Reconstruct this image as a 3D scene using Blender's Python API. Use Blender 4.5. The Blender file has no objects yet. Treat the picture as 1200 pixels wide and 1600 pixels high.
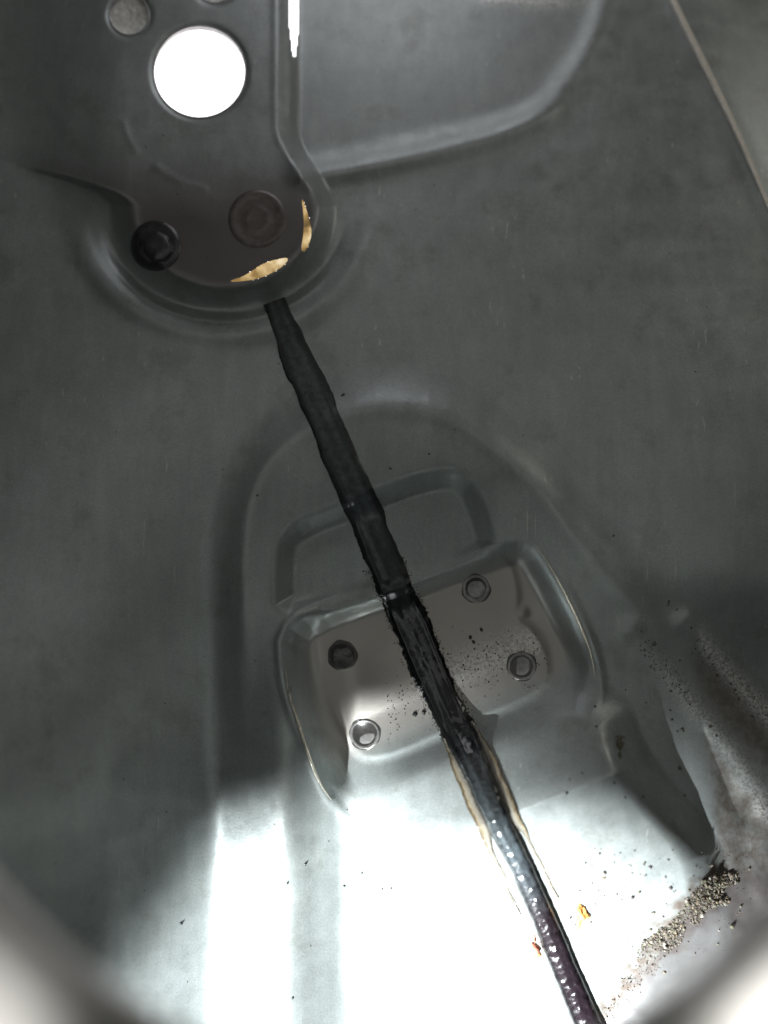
import bpy, math, random
import numpy as np
random.seed(7); rng = np.random.default_rng(7)
S = bpy.context.scene
COL = S.collection

# ------------------------------------------------------------ camera
K = 0.0006            # metres per photo pixel at one metre
CZ = 0.5              # camera height over the panel's main level
MM = K*CZ             # one photo pixel on the panel, in metres
cam = bpy.data.cameras.new('camera'); camo = bpy.data.objects.new('camera', cam); COL.objects.link(camo)
camo.location = (0, 0, CZ)
cam.sensor_fit = 'HORIZONTAL'; cam.sensor_width = 36; cam.lens = 50
cam.clip_start = 0.005; cam.clip_end = 50
cam.dof.use_dof = True; cam.dof.focus_distance = 0.505; cam.dof.aperture_fstop = 2.5
S.camera = camo

# ------------------------------------------------------------ light
def px(u, v, h=0.0):
    """photo pixel + height (in panel pixels) -> world point"""
    D = CZ - h*MM
    return ((u-600)*K*D, (800-v)*K*D, h*MM)

W = bpy.data.worlds.new('World'); S.world = W; W.use_nodes = True
nt = W.node_tree; nt.nodes.clear()
wo = nt.nodes.new('ShaderNodeOutputWorld'); bg = nt.nodes.new('ShaderNodeBackground')
tc = nt.nodes.new('ShaderNodeTexCoord'); sp = nt.nodes.new('ShaderNodeSeparateXYZ')
nt.links.new(tc.outputs['Generated'], sp.inputs[0])
def wmath(op, a, b=None, clamp=False):
    n = nt.nodes.new('ShaderNodeMath'); n.operation = op; n.use_clamp = clamp
    for i, x in enumerate((a, b)):
        if x is None: continue
        if isinstance(x, (int, float)): n.inputs[i].default_value = x
        else: nt.links.new(x, n.inputs[i])
    return n.outputs[0]
# dim surroundings above, lighter towards the top of the picture; bright daylight on the far side of the sheet
rp = nt.nodes.new('ShaderNodeValToRGB'); nt.links.new(wmath('ADD', wmath('MULTIPLY', sp.outputs['Y'], 0.5), 0.5), rp.inputs[0])
rp.color_ramp.elements[0].color = (0.037, 0.04, 0.039, 1); rp.color_ramp.elements[0].position = 0.0
rp.color_ramp.elements[1].color = (0.17, 0.158, 0.145, 1); rp.color_ramp.elements[1].position = 1.0
e = rp.color_ramp.elements.new(0.55); e.color = (0.053, 0.0575, 0.053, 1)
below = wmath('GREATER_THAN', wmath('MULTIPLY', sp.outputs['Z'], -1.0), 0.35)
mx = nt.nodes.new('ShaderNodeMixRGB'); nt.links.new(below, mx.inputs[0])
zz = wmath('POWER', wmath('MAXIMUM', sp.outputs['Z'], 0.0), 4.0)
zen = nt.nodes.new('ShaderNodeVectorMath'); zen.operation = 'SCALE'; nt.links.new(rp.outputs[0], zen.inputs[0])
nt.links.new(wmath('ADD', wmath('MULTIPLY', zz, 1.6), 0.08), zen.inputs['Scale'])
nt.links.new(zen.outputs[0], mx.inputs[1]); mx.inputs[2].default_value = (3.2, 3.15, 3.2, 1)
nt.links.new(mx.outputs[0], bg.inputs['Color']); bg.inputs['Strength'].default_value = 1.0
nt.links.new(bg.outputs[0], wo.inputs[0])

from mathutils import Vector
def lamp(name, kind, loc, target, energy, color, **kw):
    l = bpy.data.lights.new(name, kind); o = bpy.data.objects.new(name, l); COL.objects.link(o)
    o.location = loc; o.rotation_euler = (Vector(target)-Vector(loc)).to_track_quat('-Z', 'Y').to_euler()
    l.energy = energy; l.color = color
    for k, x in kw.items(): setattr(l, k, x)
    return o
LT = Vector(px(865, 1640)); LD = Vector((-0.52, -0.56, 0.64)).normalized()
lamp('torch_beam', 'SPOT', LT+LD*1.10, px(524, 1905), 560, (0.92, 0.975, 1.0), spot_size=math.radians(17.9), spot_blend=0.14, shadow_soft_size=0.022)
lamp('fill_upper', 'AREA', (0.50, 0.42, 0.16), px(1050, -40, -150), 0.36, (1.0, 0.95, 0.86), shape='DISK', size=0.22)  # unseen area lamp added to lighten the top right corner
lamp('fill_top', 'AREA', (0.0, 0.46, 0.05), px(450, 20, -160), 0.20, (0.95, 0.95, 1.0), shape='DISK', size=0.2)  # unseen area lamp added to brighten the top and its folds

S.view_settings.view_transform = 'Standard'; S.view_settings.look = 'None'
S.view_settings.exposure = 0; S.view_settings.gamma = 1; S.view_settings.use_curve_mapping = False

# ------------------------------------------------------------ helpers
def link(name, me, mat=None, parent=None):
    o = bpy.data.objects.new(name, me); COL.objects.link(o)
    if mat: me.materials.append(mat)
    if parent: o.parent = parent
    return o
def tag(o, label, cat, group=None, kind=None):
    o['label'] = label; o['category'] = cat
    if group: o['group'] = group
    if kind: o['kind'] = kind
    return o
def empty(name, loc=(0, 0, 0)):
    o = bpy.data.objects.new(name, None); COL.objects.link(o); o.location = loc; o.empty_display_size = 0.01; return o

def ss(x):
    x = np.clip(x, 0, 1); return x*x*(3-2*x)
def seg_dist(U, V, pts, closed=False):
    d = np.full(U.shape, 1e9)
    n = len(pts)
    for i in range(n if closed else n-1):
        ax, ay = pts[i]; bx, by = pts[(i+1) % n]
        ex, ey = bx-ax, by-ay; L = ex*ex+ey*ey
        t = np.clip(((U-ax)*ex+(V-ay)*ey)/L, 0, 1)
        d = np.minimum(d, np.hypot(U-ax-t*ex, V-ay-t*ey))
    return d
def smooth_poly(pts, closed=True, it=3):
    p = [tuple(map(float, q)) for q in pts]
    for _ in range(it):
        q = []; n = len(p)
        if not closed: q.append(p[0])
        for i in range(n if closed else n-1):
            a = p[i]; b = p[(i+1) % n]
            q.append((a[0]*.75+b[0]*.25, a[1]*.75+b[1]*.25)); q.append((a[0]*.25+b[0]*.75, a[1]*.25+b[1]*.75))
        if not closed: q.append(p[-1])
        p = q
    return p
def sdf(U, V, pts, it=2):
    """positive inside"""
    pts = smooth_poly(pts, True, it)
    d = seg_dist(U, V, pts, True)
    ins = np.zeros(U.shape, bool); n = len(pts)
    for i in range(n):
        ax, ay = pts[i]; bx, by = pts[(i+1) % n]
        if ay == by: continue
        c = ((ay > V) != (by > V)) & (U < (bx-ax)*(V-ay)/(by-ay)+ax)
        ins ^= c
    return np.where(ins, d, -d)
def gauss(x, w): return np.exp(-(x/w)**2)
def value_noise(U, V, scale, seed):
    r = np.random.default_rng(seed); g = r.random((256, 256))
    x = U/scale+1000; y = V/scale+1000
    xi = np.floor(x).astype(int); yi = np.floor(y).astype(int); fx = ss(x-xi); fy = ss(y-yi)
    a = g[xi % 256, yi % 256]; b = g[(xi+1) % 256, yi % 256]; c = g[xi % 256, (yi+1) % 256]; d = g[(xi+1) % 256, (yi+1) % 256]
    return (a*(1-fx)+b*fx)*(1-fy)+(c*(1-fx)+d*fx)*fy

# ------------------------------------------------------------ shape of the pressed sheet
ARCH = [(335, 2400), (335, 1000), (340, 800), (385, 690), (470, 625), (600, 585), (720, 605), (850, 705), (960, 850), (1090, 990), (1300, 1240), (1900, 1900), (1900, 2400)]
UPPER = [(428, 990), (422, 880), (440, 818), (540, 778), (690, 722), (742, 742), (768, 800), (790, 880)]
LOWER = [(440, 965), (600, 912), (770, 848), (830, 838), (872, 905), (918, 1000), (934, 1060), (934, 1120), (915, 1215), (600, 1340), (560, 1330), (520, 1252), (478, 1160), (446, 1070)]
PLATEAU = [(492, 962), (600, 925), (768, 862), (800, 880), (812, 930), (804, 965), (838, 985), (862, 1040), (846, 1082), (720, 1132), (585, 1192), (545, 1165), (515, 1100), (494, 1020)]
POCKET_CUT = [(405, 1000), (398, 860), (430, 790), (540, 750), (690, 695), (765, 712), (830, 800), (885, 880), (945, 1010), (958, 1090), (760, 1182), (590, 1255), (515, 1285), (455, 1180), (420, 1080)]
BLOCK = [(440, 1285), (520, 1250), (600, 1215), (760, 1150), (930, 1085), (962, 1205), (1112, 1368), (1040, 1480), (930, 1620), (900, 1800), (560, 2400), (440, 2400), (440, 1500), (440, 1330)]
TOPR = [(462, -700), (462, 268), (560, 258), (700, 232), (830, 196), (900, 120), (940, 40), (970, -60), (1100, -700)]
RIDGE1 = [(985, 985), (1050, 1060), (1120, 1145), (1200, 1262), (1300, 1420)]
RIDGE2 = [(1070, 970), (1130, 1040), (1200, 1115), (1320, 1250)]
TRI = [(1085, 1110), (1105, 1250), (1118, 1372), (1160, 1600), (1500, 1700), (1500, 1300), (1190, 1250), (1130, 1165)]
RIDGE_TOP = [(960, -200), (1050, 0), (1120, 140), (1200, 320), (1290, 560)]
GRIT = [(1118, 1345), (1150, 1370), (1130, 1420), (1080, 1455), (1040, 1500), (1000, 1540), (960, 1590), (930, 1640), (915, 1620), (960, 1540), (1010, 1470), (1060, 1410)]
DC, DA, DB = (350, 322), 172.0, 150.0      # round raised plate
lx = np.arange(-800, 1000); lh = np.interp(lx, [-800, -140, 160, 335, 440, 455, 545, 620, 1000], [260, 225, 100, -24, 28, 26, -36, -8, 0])
ker = np.hanning(71); ker /= ker.sum(); lh = np.convolve(np.pad(lh, 35, 'edge'), ker, 'valid')
HOLES = [(312, 112, 72), (202, 24, 31), (336, -26, 31)]

def plate_e(U, V):
    e = (np.hypot((U-DC[0])/DA, (V-DC[1])/DB)-1)*(DA+DB)/2
    k = ss((335-V)/140); et = np.where(U > DC[0], U-DC[0]-DA+62*k, (DC[0]-U)-DA-430*ss((322-V)/150))
    return np.where(V < DC[1], et, e)
def height(U, V):
    U = np.asarray(U, float); V = np.asarray(V, float)
    t = np.clip(760-V, 0, 1300); h = -0.27*(np.sqrt(t*t+60*60)-60)
    arch = sdf(U, V, ARCH); afade = 1-ss((V-980)/260)*ss((720-U)/200)
    h = h+20*ss((arch+30)/90)*afade
    h = h+3.5*gauss(arch-40, 16)*afade
    w = ss((V-700)/620)
    h = h+w*np.interp(U, lx, lh)
    # pocket: two steps
    su = sdf(U, V, UPPER); sl = sdf(U, V, LOWER); spt = sdf(U, V, PLATEAU)
    h = h-30*ss((su+4)/44)
    s = (U-600)*.363+(V-1350)*.932
    h = h-48*ss((sl+2)/46)*ss((-s-95)/130)
    h = h+6*ss((spt+14)/26)+1.2*gauss(spt-2, 5)
    side = np.clip((V-880)/100, 0, 1)*np.clip((1300-V)/60, 0, 1)
    h = h+4.5*gauss(sl+7, 6.5)*side*ss((-s-100)/50)
    # lower block: wall out of the pocket, crest, and floor falling away towards the light
    prof = np.where(s < 0, 42*ss_soft((s+205)/205), 42-0.30*np.maximum(s, 0))
    prof = prof+.12*np.clip(U-620, 0, 480)*ss((s+190)/190)**2
    blk = sdf(U, V, BLOCK)
    h = h+prof*ss((blk+56)/74)*ss((U-525)/120)
    # right hand side ridges and the fallen-away corner
    far = ss((seg_dist_side(U, V)-5)/340)
    h = h-60*far*ss((V-880)/220)
    d1 = seg_dist(U, V, smooth_poly(RIDGE1, False)); h = h+6*gauss(d1, 17)*(1-.6*ss((V-1130)/60))
    d2 = seg_dist(U, V, smooth_poly(RIDGE2, False)); h = h+11*gauss(d2, 16)
    tri = sdf(U, V, TRI, 1); h = h-13*ss((tri+14)/70)+(value_noise(U, V, 26, 5)-.5)*5*ss(tri/30)
    # vertical rounded fold left of the lower slope
    h = h+3*gauss(seg_dist(U, V, smooth_poly([(520, 1252), (560, 1300), (600, 1352)], False)), 9)
    # upper part
    cr = seg_dist(U, V, smooth_poly([(474, 276), (560, 262), (700, 232), (830, 196), (900, 118), (940, 40), (960, -60)], False)); h = h+15*gauss(cr, 21)*(.45+.55*ss((V-140)/60))
    h = h+10*gauss(np.where(V < 300, U-455, 999), 9)*ss((260-V)/120)
    e = plate_e(U, V)
    vis = 1-.0*V
    h = h+(42*ss((8-e)/36)+1.5*gauss(e+30, 6))*(1-(1-ss((U-10)/190))*ss((330-V)/40))-9*gauss(e-16, 9)*ss((V-330)/90)
    h = h+11*gauss(e-54, 20)*ss((V-300)/130)
    h = h+5*gauss(e+46, 5)*ss((U-430)/30)*ss((V-290)/20)*0
    h = h+2.5*gauss(e-30, 4)*ss((V-420)/40)
    # arc pressed near the recess's upper side
    h = h+1.6*gauss(seg_dist(U, V, smooth_poly([(245, 262), (280, 285), (320, 296)], False)), 7)
    h = h+1.4*gauss(seg_dist(U, V, smooth_poly([(192, 190), (198, 210), (212, 236)], False)), 6)
    # top right fold
    dt = seg_dist(U, V, smooth_poly(RIDGE_TOP, False))
    side_t = (U-1050)-(V)*0.47
    h = h+5*gauss(dt, 14)+np.where(side_t > 0, 1, 0)*(-0.38*np.minimum(dt, 400))*ss((760-V)/500)
    for (x, y, r) in HOLES:
        d = np.hypot(U-x, V-y)-r
        h = h-5*gauss(np.maximum(d, 0), 5)
    # press marks and slight waviness of real sheet
    h = h+(value_noise(U, V, 170, 1)-.5)*3.5+(value_noise(U, V, 60, 2)-.5)*.6
    h = h+6*gauss(np.hypot(U-818, V-956), 9)
    return h
def ss_soft(x):
    x = np.clip(x, 0, 1); return x*x/(x*x+(1-x)*.55+1e-9)*1.0 if False else (0.25*ss(x)+0.75*x)
def seg_dist_side(U, V):
    # how far right of the line (962,1205)-(1112,1368) extended
    return ((U-962)*0.736-(V-1205)*0.677)
def hsc(u, v): return float(height(np.array([u]), np.array([v]))[0])
def on(u, v, dh=0.0): return px(u, v, hsc(u, v)+dh)

# ------------------------------------------------------------ materials
def newmat(name):
    m = bpy.data.materials.new(name); m.use_nodes = True
    n = m.node_tree.nodes; l = m.node_tree.links; b = n['Principled BSDF']
    return m, n, l, b
def ramp(n, l, src, stops):
    r = n.new('ShaderNodeValToRGB'); l.new(src, r.inputs[0])
    r.color_ramp.elements[0].position, r.color_ramp.elements[0].color = stops[0][0], (*stops[0][1], 1)
    r.color_ramp.elements[1].position, r.color_ramp.elements[1].color = stops[-1][0], (*stops[-1][1], 1)
    for p, c in stops[1:-1]: x = r.color_ramp.elements.new(p); x.color = (*c, 1)
    return r.outputs[0]
def noise(n, l, scale, detail=4, rough=.6, vec=None):
    t = n.new('ShaderNodeTexNoise'); t.inputs['Scale'].default_value = scale; t.inputs['Detail'].default_value = detail
    t.inputs['Roughness'].default_value = rough
    if vec is None:
        g = n.new('ShaderNodeNewGeometry'); vec = g.outputs['Position']
    l.new(vec, t.inputs['Vector']); return t.outputs['Fac']
def mixc(n, l, fac, a, b, mode='MIX'):
    m = n.new('ShaderNodeMixRGB'); m.blend_type = mode
    for i, x in enumerate((fac, a, b)):
        if isinstance(x, (int, float)): m.inputs[i].default_value = x
        elif isinstance(x, tuple): m.inputs[i].default_value = (*x, 1)
        else: l.new(x, m.inputs[i])
    return m.outputs[0]
def bump(n, l, h, dist, b, strength=1.0, prev=None):
    k = n.new('ShaderNodeBump'); k.inputs['Distance'].default_value = dist; k.inputs['Strength'].default_value = strength
    l.new(h, k.inputs['Height'])
    if prev: l.new(prev, k.inputs['Normal'])
    l.new(k.outputs[0], b.inputs['Normal']); return k.outputs[0]

def sheet_material(name, c1, c2, rough=(.34, .5), metallic=.25):
    m, n, l, b = newmat(name)
    big = noise(n, l, 14, 3); mid = noise(n, l, 90, 5, .65); fine = noise(n, l, 1400, 2, .6)
    col = ramp(n, l, big, [(.3, c1), (.7, c2)])
    mott = ramp(n, l, mid, [(.3, (.92, .92, .92)), (.7, (1.05, 1.05, 1.05))])
    col = mixc(n, l, 1.0, col, mott, 'MULTIPLY')
    gr = ramp(n, l, fine, [(.3, (.86, .86, .86)), (.7, (1.1, 1.1, 1.1))])
    col = mixc(n, l, 1.0, col, gr, 'MULTIPLY')
    mp = n.new('ShaderNodeMapping'); g2 = n.new('ShaderNodeNewGeometry'); l.new(g2.outputs['Position'], mp.inputs['Vector'])
    mp.inputs['Rotation'].default_value = (0, 0, .38); mp.inputs['Scale'].default_value = (1, .12, 1)
    wipe = noise(n, l, 130, 5, .7, mp.outputs[0])
    col = mixc(n, l, 1.0, col, ramp(n, l, wipe, [(.35, (.93, .93, .93)), (.65, (1.05, 1.05, 1.04))]), 'MULTIPLY')
    blot = noise(n, l, 38, 6, .72)
    col = mixc(n, l, 1.0, col, ramp(n, l, blot, [(.36, (.86, .85, .83)), (.46, (1, 1, 1)), (.60, (1, 1, 1)), (.70, (1.08, 1.08, 1.09))]), 'MULTIPLY')
    for ang, sc_ in ((.5, 160), (-.9, 120)):
        mq = n.new('ShaderNodeMapping'); l.new(g2.outputs['Position'], mq.inputs['Vector'])
        mq.inputs['Rotation'].default_value = (0, 0, ang); mq.inputs['Scale'].default_value = (1, .035, 1)
        sk = noise(n, l, sc_*4, 2, .5, mq.outputs[0]); msk = noise(n, l, 22, 2, .5)
        f1 = ramp(n, l, sk, [(.70, (0, 0, 0)), (.74, (1, 1, 1))]); f2 = ramp(n, l, msk, [(.52, (0, 0, 0)), (.62, (.7, .7, .7))])
        pr = n.new('ShaderNodeMath'); pr.operation = 'MULTIPLY'; l.new(f1, pr.inputs[0]); l.new(f2, pr.inputs[1])
        col = mixc(n, l, pr.outputs[0], col, (.5, .5, .49))
    at = n.new('ShaderNodeAttribute'); at.attribute_name = 'stain_shade'
    sep = n.new('ShaderNodeSeparateColor'); l.new(at.outputs['Color'], sep.inputs[0])
    col = mixc(n, l, at.outputs['Alpha'], col, (.35, .325, .295))
    # rusty brown dirt, breaking up at its edges
    br = n.new('ShaderNodeMath'); br.operation = 'MULTIPLY'; l.new(sep.outputs[0], br.inputs[0])
    l.new(ramp(n, l, noise(n, l, 240, 5, .7), [(.35, (.45, .45, .45)), (.6, (1, 1, 1))]), br.inputs[1])
    col = mixc(n, l, br.outputs[0], col, (.12, .092, .075))
    # pale dried flecks, and glints painted pale on the pocket floor
    fl = n.new('ShaderNodeMath'); fl.operation = 'MULTIPLY'; l.new(sep.outputs[1], fl.inputs[0])
    l.new(ramp(n, l, noise(n, l, 700, 4, .75), [(.42, (0, 0, 0)), (.56, (1, 1, 1))]), fl.inputs[1])
    col = mixc(n, l, fl.outputs[0], col, (.62, .61, .58))
    col = mixc(n, l, sep.outputs[2], col, (.10, .087, .086))  # darker round plate, and shade painted in beyond the grit
    # small dark specks
    vo = n.new('ShaderNodeTexVoronoi'); vo.inputs['Scale'].default_value = 120; g = n.new('ShaderNodeNewGeometry'); l.new(g.outputs['Position'], vo.inputs['Vector'])
    sd = ramp(n, l, vo.outputs['Distance'], [(.035, (1, 1, 1)), (.06, (0, 0, 0))])
    k = n.new('ShaderNodeMath'); k.operation = 'MULTIPLY'; l.new(sd, k.inputs[0])
    sc = n.new('ShaderNodeSeparateColor'); l.new(vo.outputs['Color'], sc.inputs[0])
    l.new(ramp(n, l, sc.outputs[0], [(.80, (0, 0, 0)), (.84, (1, 1, 1))]), k.inputs[1])
    col = mixc(n, l, k.outputs[0], col, (.06, .06, .055))
    l.new(col, b.inputs['Base Color'])
    rr = n.new('ShaderNodeMapRange'); l.new(mid, rr.inputs[0]); rr.inputs[1].default_value = .3; rr.inputs[2].default_value = .7
    rr.inputs[3].default_value = rough[0]; rr.inputs[4].default_value = rough[1]
    l.new(rr.outputs[0], b.inputs['Roughness'])
    b.inputs['Metallic'].default_value = metallic
    p = bump(n, l, noise(n, l, 900, 3, .6), .00012, b, .55)
    p = bump(n, l, noise(n, l, 45, 2, .5), .0006, b, .2, p)
    return m
M_sheet = sheet_material('grey_primed_steel', (.262, .284, .276), (.322, .348, .342), metallic=.42)
M_pocket = sheet_material('oily_pocket_steel', (.30, .30, .285), (.36, .355, .335), (.28, .42), .4)

def simple(name, col, rough, metallic=0, nscale=300, namp=.25, bdist=.0002, coat=0, trans=0, ior=1.45):
    m, n, l, b = newmat(name)
    f = noise(n, l, nscale, 5, .65)
    lo = tuple(c*(1-namp) for c in col); hi = tuple(min(1, c*(1+namp)) for c in col)
    l.new(ramp(n, l, f, [(.3, lo), (.7, hi)]), b.inputs['Base Color'])
    b.inputs['Roughness'].default_value = rough; b.inputs['Metallic'].default_value = metallic
    b.inputs['Coat Weight'].default_value = coat; b.inputs['Transmission Weight'].default_value = trans; b.inputs['IOR'].default_value = ior
    bump(n, l, noise(n, l, nscale*1.7, 3, .6), bdist, b, .6)
    return m
M_rivet = simple('oily_rivet_steel', (.075, .072, .068), .28, .5, 500)
M_dark = simple('black_grime', (.02, .02, .02), .4)
M_bolt = simple('blackened_bolt_steel', (.05, .048, .05), .3, .4)
M_plug = simple('scuffed_bright_alloy', (.62, .61, .58), .45, .3, 260, .3, .0015)
M_rust = simple('orange_rust_flake_matter', (.62, .27, .07), .5, 0, 900, .5, .001)
M_red = simple('reddish_crumb_matter', (.42, .13, .08), .35, 0, 900, .5, .001)
M_grit = simple('brown_grit_matter', (.075, .06, .045), .35, 0, 1500, .7, .0005)
M_glass = simple('clear_grit_matter', (.22, .20, .17), .15, 0, 1500, .3, .0004)
M_gold_glint = simple('golden_glint', (.85, .62, .33), .22, .9, 400, .25, .0004)  # golden reflection colour, not assigned to anything
M_rim = simple('pale_painted_rim', (.74, .73, .70), .5, 0, 60, .06, .0003)
M_insect = simple('dry_brown_husk', (.10, .095, .06), .5, 0, 900, .4, .0005)
M_hole = simple('bare_hole_edge', (.32, .31, .31), .3, .6)

# oil: black and mirror-wet at the top, going plum brown lower down (its own colour)
def oil_mat(name, amber=False):
    m, n, l, b = newmat(name)
    at = n.new('ShaderNodeAttribute'); at.attribute_name = 'along'
    f = noise(n, l, 330, 4, .6)
    if amber:
        ac = n.new('ShaderNodeAttribute'); ac.attribute_name = 'across'
        ad = n.new('ShaderNodeMath'); ad.operation = 'ADD'; l.new(ac.outputs['Fac'], ad.inputs[0])
        sb = n.new('ShaderNodeMath'); sb.operation = 'MULTIPLY_ADD'; l.new(f, sb.inputs[0]); sb.inputs[1].default_value = .5; sb.inputs[2].default_value = -.25; l.new(sb.outputs[0], ad.inputs[1])
        l.new(ramp(n, l, ad.outputs[0], [(.0, (.10, .06, .02)), (.14, (.25, .17, .08)), (.34, (.80, .66, .46)), (.62, (.80, .74, .64)), (.9, (.25, .2, .15))]), b.inputs['Base Color'])
        b.inputs['Roughness'].default_value = .16; b.inputs['Transmission Weight'].default_value = .8
    else:
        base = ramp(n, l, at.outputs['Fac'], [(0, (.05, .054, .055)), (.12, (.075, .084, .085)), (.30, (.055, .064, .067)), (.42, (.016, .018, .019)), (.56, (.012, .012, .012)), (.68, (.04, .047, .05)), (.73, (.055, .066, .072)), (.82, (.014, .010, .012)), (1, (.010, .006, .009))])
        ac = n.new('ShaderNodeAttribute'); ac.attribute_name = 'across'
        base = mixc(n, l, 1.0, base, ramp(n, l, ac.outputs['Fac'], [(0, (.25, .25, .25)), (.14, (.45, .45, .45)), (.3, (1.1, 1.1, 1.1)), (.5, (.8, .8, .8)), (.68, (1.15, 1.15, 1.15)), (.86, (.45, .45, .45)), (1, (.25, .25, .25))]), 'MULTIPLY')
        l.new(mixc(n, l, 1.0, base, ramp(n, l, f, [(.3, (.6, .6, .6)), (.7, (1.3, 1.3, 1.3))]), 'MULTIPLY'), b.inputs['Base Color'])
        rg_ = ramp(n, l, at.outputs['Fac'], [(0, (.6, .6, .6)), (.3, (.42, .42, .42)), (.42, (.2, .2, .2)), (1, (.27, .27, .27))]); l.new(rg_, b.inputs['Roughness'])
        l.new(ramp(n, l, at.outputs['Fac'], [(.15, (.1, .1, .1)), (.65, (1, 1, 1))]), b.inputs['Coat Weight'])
    b.inputs['Specular IOR Level'].default_value = .2; b.inputs['Coat Weight'].default_value = 1; b.inputs['Coat Roughness'].default_value = .13
    p = bump(n, l, noise(n, l, 900, 3, .6), .0003, b, .4)
    bump(n, l, noise(n, l, 190, 2, .5), .0012, b, .4, p)
    return m
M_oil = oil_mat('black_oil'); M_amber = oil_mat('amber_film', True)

# ------------------------------------------------------------ the steel sheet
def axis(a, b, fa, fb, step, far):
    mid = np.arange(fa, fb+.1, step); out = [fa]; d = step
    while out[-1] > a: d *= 1.12; out.append(out[-1]-min(d, far))
    lo = np.array(out[1:][::-1]); out = [fb]; d = step
    while out[-1] < b: d *= 1.12; out.append(out[-1]+min(d, far))
    return np.concatenate([lo, mid, out[1:]])
ux = axis(-700, 1900, -16, 1216, 2.0, 40); vy = axis(-700, 2300, -16, 1616, 2.0, 40)
U, V = np.meshgrid(ux, vy)                       # rows follow v
CRES = [[(352, 441), (385, 430), (408, 412), (436, 404), (452, 402), (446, 414), (420, 430), (390, 439)], [(470, 304), (477, 322), (486, 350), (487, 372), (477, 394), (470, 392), (474, 366), (475, 340)]]  # slots cut so that backlit film imitates golden reflections
SLIT = [(452, -120), (451, 0), (452.5, 40), (458, 88), (461, 88), (465.5, 50), (466, 0), (466, -120)]
for (x, y, r) in HOLES:                          # draw grid points onto each hole's edge
    d = np.hypot(U-x, V-y); near = np.abs(d-r) < 1.35
    U = np.where(near, x+(U-x)*r/np.maximum(d, 1e-6), U); V = np.where(near, y+(V-y)*r/np.maximum(d, 1e-6), V)
for sl_ in CRES:                                 # and onto the crescent slots
    q_ = smooth_poly(sl_, True, 2); m_ = (U > 340) & (U < 500) & (V > 295) & (V < 455); uu, vv2 = U[m_], V[m_]
    best = np.full(uu.shape, 1e9); bx_ = uu.copy(); by_ = vv2.copy()
    for i_ in range(len(q_)):
        (x0, y0), (x1, y1) = q_[i_], q_[(i_+1) % len(q_)]; ex, ey = x1-x0, y1-y0
        t_ = np.clip(((uu-x0)*ex+(vv2-y0)*ey)/(ex*ex+ey*ey), 0, 1); px_, py_ = x0+t_*ex, y0+t_*ey
        d_ = np.hypot(uu-px_, vv2-py_); k_ = d_ < best; best[k_] = d_[k_]; bx_[k_] = px_[k_]; by_[k_] = py_[k_]
    k_ = best < 1.1; uu[k_] = bx_[k_]; vv2[k_] = by_[k_]; U[m_] = uu; V[m_] = vv2
H = height(U, V)
D = CZ-H*MM
P = np.stack([(U-600)*K*D, (800-V)*K*D, H*MM], -1)
# normals of the sheet, shared by the pieces cut from it so that they join smoothly
Pu = np.gradient(P, axis=1); Pv = np.gradient(P, axis=0)
N = np.cross(Pv, Pu); N /= np.linalg.norm(N, axis=-1, keepdims=True)
N = np.where(N[..., 2:3] < 0, -N, N)
# tone masks: stains, painted shade and painted glints
st_b = np.clip(ss(sdf(U, V, TRI, 1)/22)*.85 + ss((sdf(U, V, [(1080, 985), (1180, 1080), (1260, 1200), (1260, 1290), (1190, 1240), (1120, 1140), (1075, 1060)])+4)/30)*.7 + ss((sdf(U, V, GRIT)+10+(value_noise(U, V, 14, 12)-.5)*26)/16), 0, 1)
d1 = seg_dist(U, V, smooth_poly(RIDGE1, False)); d2 = seg_dist(U, V, smooth_poly(RIDGE2, False))
gw = (U-1112)*.81+(V-1368)*.585
shade_g = ss((gw+6+(value_noise(U, V, 18, 31)-.5)*22)/22)*ss((V-1340)/40)*.75  # shade on the far side of the grit, painted as a darker tone
st_p = gauss(d1, 14)*ss((U-1010)/40)*.75+gauss(d2, 14)*ss((U-1085)/15)
lowedge = ((U-600)*.363+(V-1350)*.932)+213
pl_in = ss(sdf(U, V, PLATEAU)/6)
st_p = st_p+pl_in*gauss(lowedge+28, 26)*ss((U-620)/50)*.8  # glints along the plateau's low edge, painted pale
st_p = st_p+gauss(np.hypot((U-850)/60, (V+2)/14), 1)*1.2+gauss(np.hypot((U-770)/30, (V+6)/10), 1)
eV = plate_e(U, V)
st_w = ss((sdf(U, V, LOWER)-10)/50)*ss((-((U-600)*.363+(V-1350)*.932)-150)/60)
dark_tone = ss((-eV-10)/30)*ss((V-200)/160)*.95  # darker tone on the round plate, fading out upwards
dark_tone = np.maximum(dark_tone, shade_g)
cu = .5*(ux[:-1]+ux[1:]); cv = .5*(vy[:-1]+vy[1:]); CU, CV = np.meshgrid(cu, cv)
dead = sdf(CU, CV, SLIT, 0) > 0
for (x, y, r) in HOLES: dead |= np.hypot(CU-x, CV-y) < r-.3
for sl_ in CRES: dead |= sdf(CU, CV, sl_, 2) > 0
pock = (sdf(CU, CV, POCKET_CUT) > 0) & ~dead
eC = (np.hypot((CU-DC[0])/DA, (CV-DC[1])/DB)-1)*(DA+DB)/2
bowl = (eC < 8) & (CV > 225) & ~dead
nv, nu = U.shape
idx = np.arange(nv*nu).reshape(nv, nu)
quads = np.stack([idx[:-1, :-1], idx[1:, :-1], idx[1:, 1:], idx[:-1, 1:]], -1)
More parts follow.
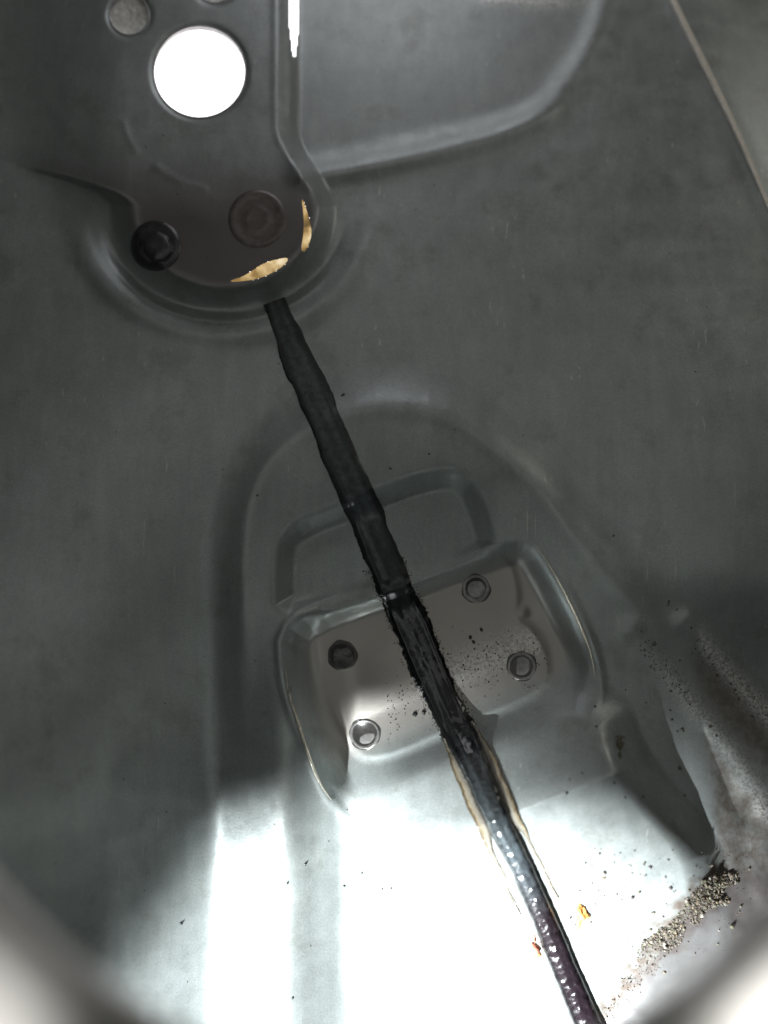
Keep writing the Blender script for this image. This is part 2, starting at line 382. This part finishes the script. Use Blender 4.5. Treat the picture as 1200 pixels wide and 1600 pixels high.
def cut(name, mask, mat, parent):
    q = quads[mask]; used, inv = np.unique(q, return_inverse=True)
    me = bpy.data.meshes.new(name)
    q2 = inv.reshape(-1, 4)
    me.vertices.add(len(used)); me.vertices.foreach_set('co', P.reshape(-1, 3)[used].ravel())
    me.loops.add(q2.size); me.polygons.add(len(q2))
    me.loops.foreach_set('vertex_index', q2.ravel().astype(np.int32))
    me.polygons.foreach_set('loop_start', np.arange(0, q2.size, 4, dtype=np.int32))
    me.update(calc_edges=True); me.validate()
    me.polygons.foreach_set('use_smooth', np.ones(len(me.polygons), bool))
    me.normals_split_custom_set_from_vertices(N.reshape(-1, 3)[used])
    ca = me.color_attributes.new('stain_shade', 'FLOAT_COLOR', 'POINT')
    c = np.ones((len(used), 4), np.float32); c[:, 3] = st_w.ravel()[used]; c[:, 0] = st_b.ravel()[used]; c[:, 1] = np.clip(st_p.ravel()[used], 0, 1); c[:, 2] = dark_tone.ravel()[used]
    ca.data.foreach_set('color', c.ravel())
    return link(name, me, mat, parent)
panel = tag(empty('pressed_steel_panel'), 'large grey pressed steel panel with holes, round raised plate and stepped pocket', 'steel panel')
cut('sheet', ~(dead | pock | bowl), M_sheet, panel)
pk = cut('pocket', pock, M_sheet, panel); pk['label'] = 'stepped rectangular pocket with four rivets'
bw = cut('round_plate', bowl, M_sheet, panel); bw['label'] = 'dark round raised plate with a bolt'

def mesh_from(name, verts, faces, mat, parent=None, smooth=True):
    me = bpy.data.meshes.new(name); me.from_pydata([tuple(v) for v in verts], [], faces); me.update()
    if smooth:
        for p in me.polygons: p.use_smooth = True
    return link(name, me, mat, parent)
def lathe_px(name, u, v, prof, mat, parent, n=48, wob=0.0, flat=None):
    """turned shape lying on the sheet; prof = [(radius, height)] in panel pixels, centre last"""
    vs = []; fs = []; ph = random.random()*6
    for (r, z) in prof:
        for k in range(n):
            a = 2*math.pi*k/n; rr = r*(1+wob*math.sin(3*a+ph)+wob*.6*math.sin(7*a+ph*2))
            uu = u+rr*math.cos(a); vv = v+rr*math.sin(a)
            vs.append((uu, vv, z))
    A = np.array(vs); base = height(A[:, 0], A[:, 1]) if flat is None else np.full(len(A), flat)
    pts = [px(a[0], a[1], b+a[2]) for a, b in zip(A, base)]
    m = len(prof)
    for i in range(m-1):
        for k in range(n):
            k2 = (k+1) % n; fs.append((i*n+k, i*n+k2, (i+1)*n+k2, (i+1)*n+k))
    fs.append(tuple(range((m-1)*n, m*n)))
    # outwards normals
    fs = [f[::-1] for f in fs]
    return mesh_from(name, pts, fs, mat, parent)

# hole edges with real metal thickness (turned-down collars)
for (x, y, r) in HOLES:
    n = 96; A = []
    for (rr, z) in [(r+.4, 0.0), (r+1.2, 1.1), (r-1.0, 1.2), (r-1.8, -1.5), (r-1.2, -9)]:
        for k in range(n):
            a = 2*math.pi*k/n; A.append((x+rr*math.cos(a), y+rr*math.sin(a)+(6 if z < -5 and r > 50 else 0), z))
    A = np.array(A); hb = height(A[:, 0], A[:, 1]); pts = [px(a[0], a[1], b+a[2]) for a, b in zip(A, hb)]
    fs = [(i*n+(k+1) % n, i*n+k, (i+1)*n+k, (i+1)*n+(k+1) % n) for i in range(4) for k in range(n)]
    mesh_from('hole_edge', pts, fs, M_hole, panel)

# rivets of the pocket
RV = [(535, 1024, 23, 'dark'), (744, 920, 22, 'ring'), (570, 1147, 24, 'pale'), (815, 1041, 23, 'ring')]
M_rivet_pale = simple('worn_rivet_steel', (.24, .235, .225), .3, .4, 500)
for (x, y, r, k) in RV:
    ring = lathe_px('rivet', x, y, [(r, -.3), (r-1, 1.6), (r-3.2, 2.4), (r-5.2, .7), (r-8, .6), (r-10, 1.6), (r*.28, 2.4), (.5, 2.6)], M_rivet_pale if k != 'dark' else M_rivet, panel, wob=.012)
    # black oil gathered round the rivet
    lathe_px('oil_ring', x, y, [(r+1.2, -.5), (r+.2, .5), (r-1.0, 1.2), (r-1.6, .6)], M_rivet, ring, wob=.04)

# bolt and embossed ring in the round raised plate
M_bowl = simple('oil_darkened_steel', (.10, .086, .08), .36, .3)
bolt = lathe_px('bolt_head', 245, 386, [(33, -.5), (32, 1.5), (27, 2), (24, 2), (22, 8), (19, 10), (6, 10), (1, 9.6)], M_bolt, panel, n=6*6, wob=.05)
lathe_px('washer', 243, 384, [(40, -.5), (39, 2), (30, 2.4)], M_bolt, bolt)
boss = lathe_px('round_boss', 402, 342, [(46, -.3), (43, 1.8), (40, 2.3), (36, 1.6), (32, .6), (22, .6), (19, 1.4), (15, 1.7), (11, 1.1), (1, 1.1)], M_bowl, panel)
boss['label'] = 'brown ringed boss in the round raised plate'

# curved strip along a path, for highlights laid on as pale pieces
def strip(name, path, widths, hts, mat, parent=None, rise=6, n=80, m=9, lift=0.3):
    p = smooth_poly(path, False, 3); p = np.array(p)
    s = np.r_[0, np.cumsum(np.hypot(*np.diff(p, axis=0).T))]; t = np.linspace(0, s[-1], n)
    x = np.interp(t, s, p[:, 0]); y = np.interp(t, s, p[:, 1])
    dx = np.gradient(x); dy = np.gradient(y); L = np.hypot(dx, dy); nx, ny = -dy/L, dx/L
    w = np.interp(np.linspace(0, 1, n), np.linspace(0, 1, len(widths)), widths)
    hh = np.interp(np.linspace(0, 1, n), np.linspace(0, 1, len(hts)), hts)
    a = np.linspace(-1, 1, m)
    X = x[:, None]+nx[:, None]*a*w[:, None]; Y = y[:, None]+ny[:, None]*a*w[:, None]
    Z = height(X, Y)+np.sqrt(np.clip(1-a*a, 0, 1))*hh[:, None]+lift*(1-2*(np.abs(a) > .99))
    pts = [px(*q) for q in np.stack([X, Y, Z], -1).reshape(-1, 3)]
    fs = [(i*m+j, i*m+j+1, (i+1)*m+j+1, (i+1)*m+j) for i in range(n-1) for j in range(m-1)]
    o = mesh_from(name, pts, fs, mat, parent)
    return o
m_f, n_f, l_f, b_f = newmat('amber_glint_film')
tr = n_f.new('ShaderNodeBsdfTranslucent'); l_f.new(ramp(n_f, l_f, noise(n_f, l_f, 110, 3, .5), [(.33, (.03, .02, .006)), (.48, (.20, .125, .04)), (.60, (.42, .31, .15)), (.7, (.6, .52, .36))]), tr.inputs[0])
mm = n_f.new('ShaderNodeMixShader'); mm.inputs[0].default_value = .62; b_f.inputs['Base Color'].default_value = (.4, .3, .18, 1); b_f.inputs['Roughness'].default_value = .2
l_f.new(b_f.outputs[0], mm.inputs[1]); l_f.new(tr.outputs[0], mm.inputs[2]); l_f.new(mm.outputs[0], n_f['Material Output'].inputs[0])
for sl_ in CRES:  # backlit films added to imitate golden reflections at the plate's edge
    q = np.array(smooth_poly(sl_, True, 3)); c0 = q.mean(0); q = c0+(q-c0)*1.05
    hh = height(q[:, 0], q[:, 1])
    vs = [px(x, y, z-2.5) for (x, y), z in zip(q, hh)]
    mesh_from('glint_film', vs, [tuple(range(len(vs)))], m_f, panel)

M_edge = simple('glint_strip_steel', (.80, .74, .62), .22, .85, 300, .2, .0003)  # pale metal for strips that imitate thin edge highlights
strip('edge_glint', [(446, 1040), (450, 1080), (464, 1120), (480, 1175), (500, 1225), (518, 1250)], [.3, 1.2, 2.2, 2.8, 2.2, .5], [.5, 2, 3, 4, 3, .5], M_edge, pk, lift=.1)  # added strips: highlights of the pocket's side edges
strip('edge_glint', [(838, 852), (860, 885), (890, 940), (912, 990), (926, 1032), (929, 1060)], [.3, 1.4, 2.4, 2.6, 1.8, .3], [.5, 2, 3.5, 3.5, 2, .3], M_edge, pk, lift=.1)
M_ridge_light = simple('pale_ridge_highlight', (.62, .59, .53), .45, 0, 300, .15, .0004)
strip('ridge_highlight', [(1000, -110), (1050, 0), (1120, 140), (1165, 235), (1200, 320), (1240, 420)], [5, 6, 6, 5, 3.5, 1], [4, 5, 5, 4, 2, .5], M_ridge_light, panel, lift=.1, n=160)  # pale strip laid on the top right fold as its highlight

# ------------------------------------------------------------ alloy plugs seen through two small holes
for (x, y, lab) in [(202, 24, 'scuffed pale metal disc behind the small hole left of the bright one'), (336, -26, 'pale metal disc behind the hole cut off by the top edge')]:
    hb = hsc(x+60, y)-16
    o = lathe_px('metal_disc', x, y, [(48, -8), (47, 0), (44, 1), (20, .6), (1, .6)], M_plug, None, flat=hb)
    tag(o, lab, 'metal disc', 'metal discs behind the small holes')

# ------------------------------------------------------------ the oil streak
CP = [(428, 470, 15), (441, 505, 21), (455, 540, 22), (474, 580, 25), (500, 640, 27), (530, 710, 27), (562, 785, 28), (590, 850, 28), (618, 920, 27), (648, 990, 29), (672, 1050, 28), (700, 1110, 27), (722, 1152, 27),
      (742, 1195, 22), (762, 1245, 22), (786, 1300, 20), (812, 1350, 18), (836, 1405, 19), (860, 1460, 20), (884, 1520, 21), (908, 1575, 21), (940, 1650, 21)]
cp = np.array(CP, float)
def path_at(t, col):
    return np.interp(t, np.r_[0, np.cumsum(np.hypot(*np.diff(cp[:, :2], axis=0).T))]/np.hypot(*np.diff(cp[:, :2], axis=0).T).sum(), cp[:, col])
def smooth1(a, k=15):
    w = np.hanning(k); w /= w.sum(); return np.convolve(np.pad(a, k//2, 'reflect', reflect_type='odd'), w, 'valid')
n = 1500; T = np.linspace(0, 1, n)
cx = smooth1(path_at(T, 0), 75); cyy = smooth1(path_at(T, 1), 75); hw = smooth1(path_at(T, 2), 51)
dx = np.gradient(cx); dy = np.gradient(cyy); L = np.hypot(dx, dy); nx, ny = -dy/L, dx/L
def wig(seed, sc, amp): return (value_noise(T*1000, T*0+seed*7.3, sc, seed)-.5)*2*amp
oil = tag(empty('oil_streak', on(655, 1010)), 'long black wet oil streak running down from the round raised plate across the pocket', 'oil streak')
def ribbon(name, a0, a1, m, hfun, mat, parent, i0=0, i1=n, flip=True, ragged=False):
    a = np.linspace(-1, 1, m)
    c = slice(i0, i1)
    left = a0(T)[c]; right = a1(T)[c]
    q = left[:, None]+(right-left)[:, None]*(a+1)/2
    if ragged: q = q-(eL*calm)[c][:, None]*np.clip(-a, 0, 1)**8+(eR*calm)[c][:, None]*np.clip(a, 0, 1)**8
    X = cx[c][:, None]+nx[c][:, None]*q; Y = cyy[c][:, None]+ny[c][:, None]*q
    Hb = height(X, Y); kw = 161
    wk = np.hanning(kw); wk /= wk.sum()
    Hs = np.apply_along_axis(lambda c_: np.convolve(np.pad(c_, kw//2, 'edge'), wk, 'valid'), 0, Hb)
    Zb = Hb+4*np.log1p(np.exp(np.clip((Hs-Hb)/4, -30, 30)))-2.2*np.clip((T[c][:, None]-.05)/.1, 0, 1)
    w2 = np.hanning(81); w2 /= w2.sum()
    Zb = np.maximum(Hb, np.apply_along_axis(lambda c_: np.convolve(np.pad(c_, 40, 'edge'), w2, 'valid'), 0, Zb))
    Z = Zb+hfun(a[None, :], T[c][:, None], (right-left)[:, None])
    D2 = CZ-Z*MM
    pts = np.stack([(X-600)*K*D2, (800-Y)*K*D2, Z*MM], -1).reshape(-1, 3)-np.array(parent.location)
    k = i1-i0
    fs = [(i*m+j, i*m+j+1, (i+1)*m+j+1, (i+1)*m+j) for i in range(k-1) for j in range(m-1)]
    o = mesh_from(name, pts, fs, mat, parent)
    at = o.data.attributes.new('along', 'FLOAT', 'POINT'); at.data.foreach_set('value', np.repeat(T[c], m).astype(np.float32))
    at = o.data.attributes.new('across', 'FLOAT', 'POINT'); at.data.foreach_set('value', np.tile(a*.5+.5 if flip else .5-a*.5, k).astype(np.float32))
    return o
def core_h(a, t, w):
    dome = np.sqrt(np.clip(1-a*a, 0, 1))
    ridge = np.exp(-((a-.10+.14*np.sin(t*17)+.05*np.sin(t*41))/.26)**2)*.35*(1-.7*ss((t-.56)/.1))+np.exp(-((np.abs(a+.04*np.sin(t*29))-.70)/.15)**2)*.30*(1-ss((t-.60)/.06))
    fl = ss((t-.50)/.2)
    hgt = 6*(1-fl)+21*fl
    prof = dome*.75+ridge*(1-.6*fl)
    start = ss(t/.3)*.85+.1
    al = t*1320; ac = a*w/2; p1 = al*.87+ac*.5; p2 = ac*.87-al*.5
    iso = lambda sc, sd: value_noise(p1+0*ac, p2, sc, sd)-.5
    rip = (iso(8, 61)*2.2+iso(4.5, 63)*.9)*fl*dome+iso(13, 62)*.7*(1-fl)*ss((t-.3)/.1)*dome
    return rip+prof*hgt*start+.9*dome-.2+(np.abs(a) > .985)*-1.5
rg = .25+.75*ss((T-.30)/.12)
eL = wig(3, 6, 2.0)*rg+wig(4, 22, 4.0)+wig(5, 2, 1.2)*rg; eR = wig(6, 6, 2.0)*rg+wig(7, 22, 4.0)+wig(8, 2, 1.2)*rg
calm = 1-.75*ss((T-.62)/.1)
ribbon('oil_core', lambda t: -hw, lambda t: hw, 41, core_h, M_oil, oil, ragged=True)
# amber edges of the streak where it thins out over the bright slope
def tt(v): return float(np.interp(v, cyy, T))
i0, i1 = int(tt(1142)*n), int(tt(1420)*n)
tap = np.clip(np.minimum((T-tt(1142))/.03, (tt(1420)-T)/.10), 0, 1)
film_h = lambda a, t, w: 3.4*np.sqrt(np.clip(1-a*a, 0, 1))*np.clip(w/10, .1, 1.2)+1.3*np.exp(-((np.abs(a)-.75)/.15)**2)-.7
offs = np.interp(T, [tt(1142), tt(1180), tt(1250), tt(1315), tt(1330), tt(1420)], [27, 34, 37, 35, 31, 35])
inner = np.interp(T, [tt(1142), tt(1290), tt(1330)], [0, 0, 1]); core_e = hw-3
ribbon('amber_edge', lambda t: -(offs+eL*.5), lambda t: -(core_e*(1-inner)+(offs-3.2+eL*.5)*inner), 13, film_h, M_amber, oil, i0, i1)
ribbon('amber_edge', lambda t: core_e*(1-inner)+(offs-3.2+eR*.5)*inner, lambda t: offs+eR*.5, 13, film_h, M_amber, oil, i0, i1, False)

# ------------------------------------------------------------ small things
def blob(sz, seed, sub=2, rough=.35, squash=.6):
    """lumpy closed crumb, vertices in panel pixels round the origin"""
    import bmesh
    bm = bmesh.new(); bmesh.ops.create_icosphere(bm, subdivisions=sub, radius=1)
    r = np.random.default_rng(seed); ph = r.random((4, 3))*6; fr = 1.5+r.random((4, 3))*3
    for v in bm.verts:
        k = 1+rough*sum(math.sin(v.co.x*fr[i][0]+ph[i][0])*math.sin(v.co.y*fr[i][1]+ph[i][1])*math.cos(v.co.z*fr[i][2]+ph[i][2]) for i in range(4))
        v.co *= k; v.co.x *= sz[0]; v.co.y *= sz[1]; v.co.z *= sz[2]
    return bm
def crumb(name, u, v, sz, mat, seed, rot=0, sub=2, rough=.35, lift=.35, parent=None):
    bm = blob(sz, seed, sub, rough)
    import bmesh
    from mathutils import Matrix
    bmesh.ops.rotate(bm, verts=bm.verts, matrix=Matrix.Rotation(rot, 3, 'Z')); bmesh.ops.scale(bm, verts=bm.verts, vec=(MM, MM, MM))
    me = bpy.data.meshes.new(name); bm.to_mesh(me); bm.free()
    for p in me.polygons: p.use_smooth = True
    o = link(name, me, mat, parent); o.location = on(u, v, sz[2]*lift); return o

tag(crumb('rust_flake', 909, 1425, (8, 15, 5), M_rust, 11, .1, 3, .5), 'orange crumbly flake on the bright steel right of the oil streak', 'rust flake')
r2 = tag(empty('reddish_crumb', on(838, 1480)), 'small red brown crumb touching the left side of the oil streak', 'crumb')
for (du, dv, sz, mt, sd) in [(-2, 2, (7, 9, 5), M_red, 21), (2, 12, (6, 4, 3), M_rust, 22), (-3, -16, (1.4, 10, 1.5), M_red, 23), (7, -7, (3, 4, 3), M_glass, 24)]:
    c = crumb('grain', 838+du, 1480+dv, sz, mt, sd, 0, 2, .4); c.parent = r2; c.location = Vector(c.location)-Vector(r2.location)
ins = tag(empty('dead_insect', on(967, 1168)), 'tiny dark olive insect husk with a pointed tail right of the pocket', 'insect')
for (nm, du, dv, sz, sd, rt) in [('body', 0, -2, (5, 11, 4), 31, 0), ('tail', 2, 15, (2, 10, 2), 32, .03), ('head', 0, -15, (4.5, 3.5, 3), 33, 0), ('leg', -5, -16, (4, .8, 1), 34, .6), ('leg', 6, -17, (4, .8, 1), 35, -.5)]:
    c = crumb(nm, 967+du, 1168+dv, sz, M_insect, sd, rt, 2, .35); c.parent = ins; c.location = Vector(c.location)-Vector(ins.location)
tag(crumb('clear_drop', 452, 1079, (4, 6, 3), M_glass, 41), 'tiny glassy drop stuck to the left edge of the pocket', 'drop')

# dark specks lying on the sheet
M_speck = simple('dusty_dark_crumb', (.10, .095, .085), .6, 0, 900, .4)
ORD = ['uppermost', 'second from the top', 'third from the top', 'fourth from the top', 'fifth from the top', 'sixth from the top', 'seventh from the top', 'eighth from the top', 'ninth from the top', 'tenth from the top', 'eleventh from the top', 'twelfth from the top', 'thirteenth from the top']
def specks(pts, label, group, mat, r=(2.0, 3.2)):
    pts = sorted(pts, key=lambda p: p[1])
    for i, (u, v) in enumerate(pts):
        q = random.uniform(*r)
        o = crumb('dirt_speck', u, v, (q, q*random.uniform(.7, 1.4), q*.5), mat, random.randrange(9999), random.random()*3, 1, .35, .3)
        tag(o, label+', '+(ORD[i] if i < len(pts)-1 else 'lowest of them'), 'dirt speck', group)
specks([(283, 1443), (477, 1350), (449, 1380), (457, 1560)], 'tiny dark speck on lit steel at lower left', 'specks on the lit lower left', M_dark)
specks([(612, 1388), (626, 1420), (598, 1389), (566, 1364), (538, 1385)], 'tiny dark speck on bright steel left of streak', 'specks left of the streak', M_dark, (1.8, 3.4))
specks([(910, 1208), (960, 1223), (977, 1246), (886, 1239), (1005, 1245), (930, 1104), (932, 1135)], 'tiny dark speck near bright corner right of pocket', 'specks right of the pocket', M_dark, (1.6, 2.6))
specks([(735, 996), (752, 984), (740, 1003), (648, 1116), (662, 1113)], 'small dark pit between the rivets', 'pits in the pocket', M_dark, (2.4, 4.6))
specks([(536, 617), (610, 732), (671, 709), (568, 893), (402, 774)], 'faint dark speck on the steel above the pocket', 'specks above the pocket', M_dark, (1.6, 3.6))
specks([(959, 837), (1022, 1006), (1045, 940), (1062, 1032), (978, 1078), (1010, 1098), (1048, 1080), (1047, 1110), (1050, 1125), (1058, 1143), (1066, 1141), (1062, 1200), (1070, 1243)], 'dark crumb on the right slope', 'crumbs on the right slope', M_speck, (1.6, 3.4))
specks([(1142, 1068), (1155, 1092), (1148, 1078), (1120, 1055), (1175, 1120), (1110, 1135), (1120, 1150)], 'dark crumb in pale crust of right ridge', 'crumbs on the right ridge', M_speck, (2, 3.8))
specks([(1044, 944), (1058, 952), (1090, 1000), (1017, 1041), (1022, 1045)], 'shiny pale crumb at the right', 'shiny crumbs at the right', M_glass, (2, 3.4))

# masses nobody could count: each is one object
def many(name, items, mats, label, cat):
    """items = (u, v, dh, rx, ry, rz, mat index)"""
    import bmesh
    bm = bmesh.new(); bmesh.ops.create_icosphere(bm, subdivisions=1, radius=1)
    bv = np.array([v.co[:] for v in bm.verts]); bf = [[v.index for v in f.verts] for f in bm.faces]; bm.free()
    A = np.array(items, float); hb = height(A[:, 0], A[:, 1]); vs = []; fs = []; mi = []
    for it, b in zip(A, hb):
        a = rng.random()*6.3; k = 1+(rng.random(len(bv))-.5)*.45
        x = bv[:, 0]*k*it[3]; y = bv[:, 1]*k*it[4]; z = bv[:, 2]*k*it[5]
        xr = x*math.cos(a)-y*math.sin(a); yr = x*math.sin(a)+y*math.cos(a)
        c = np.array(px(it[0], it[1], b+it[2])); o = len(vs)
        vs.extend((c+np.stack([xr, yr, z], -1)*MM).tolist()); fs.extend([[q+o for q in f] for f in bf]); mi.extend([int(it[6])]*len(bf))
    me = bpy.data.meshes.new(name); me.from_pydata(vs, [], fs)
    o = link(name, me)
    for m in mats: me.materials.append(m)
    me.polygons.foreach_set('material_index', mi); me.polygons.foreach_set('use_smooth', [True]*len(fs)); me.update()
    return tag(o, label, cat, kind='stuff')
# grit heap in the corner
M_dirt = simple('damp_dirt_matter', (.05, .038, .03), .6, 0, 1500, .6, .0005); M_sand = simple('tan_sand_matter', (.13, .095, .06), .6, 0, 1500, .5, .0005)
it = []
GR = smooth_poly(GRIT)
us = rng.uniform(890, 1175, 90000); vs_ = rng.uniform(1325, 1640, 90000)
sgs = sdf(us, vs_, GRIT); cls = value_noise(us, vs_, 16, 9)
for u, v, sg, cl in zip(us, vs_, sgs, cls):
    if len(it) >= 4200: break
    if v > 1490 and rng.random() < .75: continue
    if sg+(cl-.5)*34 < 0 and rng.random() > .012: continue
    if rng.random() > (.25+cl) or (v > 1480 and rng.random() < .5): continue
    r = min(5.0, .45+rng.exponential(.62))*(1 if v < 1480 else .7)
    it.append((u, v, r*.3+max(0, min(sg, 20))*rng.uniform(0, .22)*cl, r, r*rng.uniform(.45, 1), r*.7, rng.choice([0, 0, 0, 1, 2, 2, 3, 3, 4])))
many('grit', it, [M_grit, M_glass, M_insect, M_dirt, M_sand], 'brown and glassy grit heaped along the lower right corner of the bright steel', 'grit')
# oil spatter: droplets edging the streak and on the pocket's floor
M_drop = simple('clear_oily_droplet', (.16, .15, .14), .08, 0, 900, .3, .0002, coat=1)
M_wet = simple('dark_oil_droplet', (.02, .02, .02), .08, 0, 900, .3, .0002, coat=1)
it = []
for k in range(260):
    t = rng.uniform(tt(880), tt(1160)); side = rng.choice([-1, 1])
    i = int(t*n); q = side*(hw[i]+abs(rng.normal(0, 3.0))+rng.random()*1.5-1)
    r = rng.uniform(.5, 1.5); it.append((cx[i]+nx[i]*q, cyy[i]+ny[i]*q, .1, r, r, r*.5, rng.choice([0, 0, 1])))
us = rng.uniform(600, 860, 900); vs_ = rng.uniform(960, 1175, 900); ps = sdf(us, vs_, PLATEAU)
for u, v, p_ in zip(us, vs_, ps):
    s = (u-600)*.363+(v-1350)*.932
    if p_ < -2 or rng.random() > math.exp(-((s+228)/34.0)**2)*.9+.07: continue
    r = rng.uniform(.6, 1.8); it.append((u, v, .3, r, r*rng.uniform(.6, 1), r*.7, rng.choice([0, 0, 1])))
for k in range(150):
    u = rng.uniform(1000, 1200); v = 1000+(u-1085)*.95+rng.normal(0, 13)
    if u < 1080: v = 985+(u-985)*1.15+rng.normal(0, 10)
    r = rng.uniform(.8, 2.2); it.append((u, v, .1, r*.8, r*.8, r*.4, rng.choice([0, 0, 0, 1])))
many('oil_spatter', it, [M_drop, M_wet], 'fine wet droplets along the oil streak and over the pocket floor', 'oil droplets')

# ------------------------------------------------------------ blurred rim of the opening the photo is taken through
rc, ra, rb, dep = (620, 400), 985.0, 1300.0, 0.25
nr = 160; prof = [(-4, -8), (0, -2), (10, 3), (30, 7), (80, 9), (150, 9), (300, 6), (480, -4), (560, -20)]
vs = []
for (o_, z) in prof:
    for k in range(nr):
        a = 2*math.pi*k/nr
        u = rc[0]+(ra+o_)*math.cos(a); v = rc[1]+(rb+o_)*math.sin(a)
        vs.append(((u-600)*K*dep, (800-v)*K*dep, CZ-dep+z*MM))
fs = [(i*nr+(k+1) % nr, i*nr+k, (i+1)*nr+k, (i+1)*nr+(k+1) % nr) for i in range(len(prof)-1) for k in range(nr)]
lamp('rim_fill', 'SPOT', (0.14, -0.215, 0.325), (0.102, -0.132, 0.25), 3.6, (1, .98, .95), spot_size=math.radians(26), spot_blend=.8, shadow_soft_size=0.008)  # unseen spot added to brighten the rim at the right
lamp('rim_fill', 'SPOT', (-0.14, -0.215, 0.325), (-0.102, -0.132, 0.25), 1.5, (1, .98, .95), spot_size=math.radians(26), spot_blend=.8, shadow_soft_size=0.008)  # weaker added spot for the rim at the left
rim = mesh_from('opening_rim', vs, fs, M_rim)
sm = rim.modifiers.new('thick', 'SOLIDIFY'); sm.thickness = 0.0012
tag(rim, 'pale out of focus metal rim curving across both bottom corners', 'metal rim')
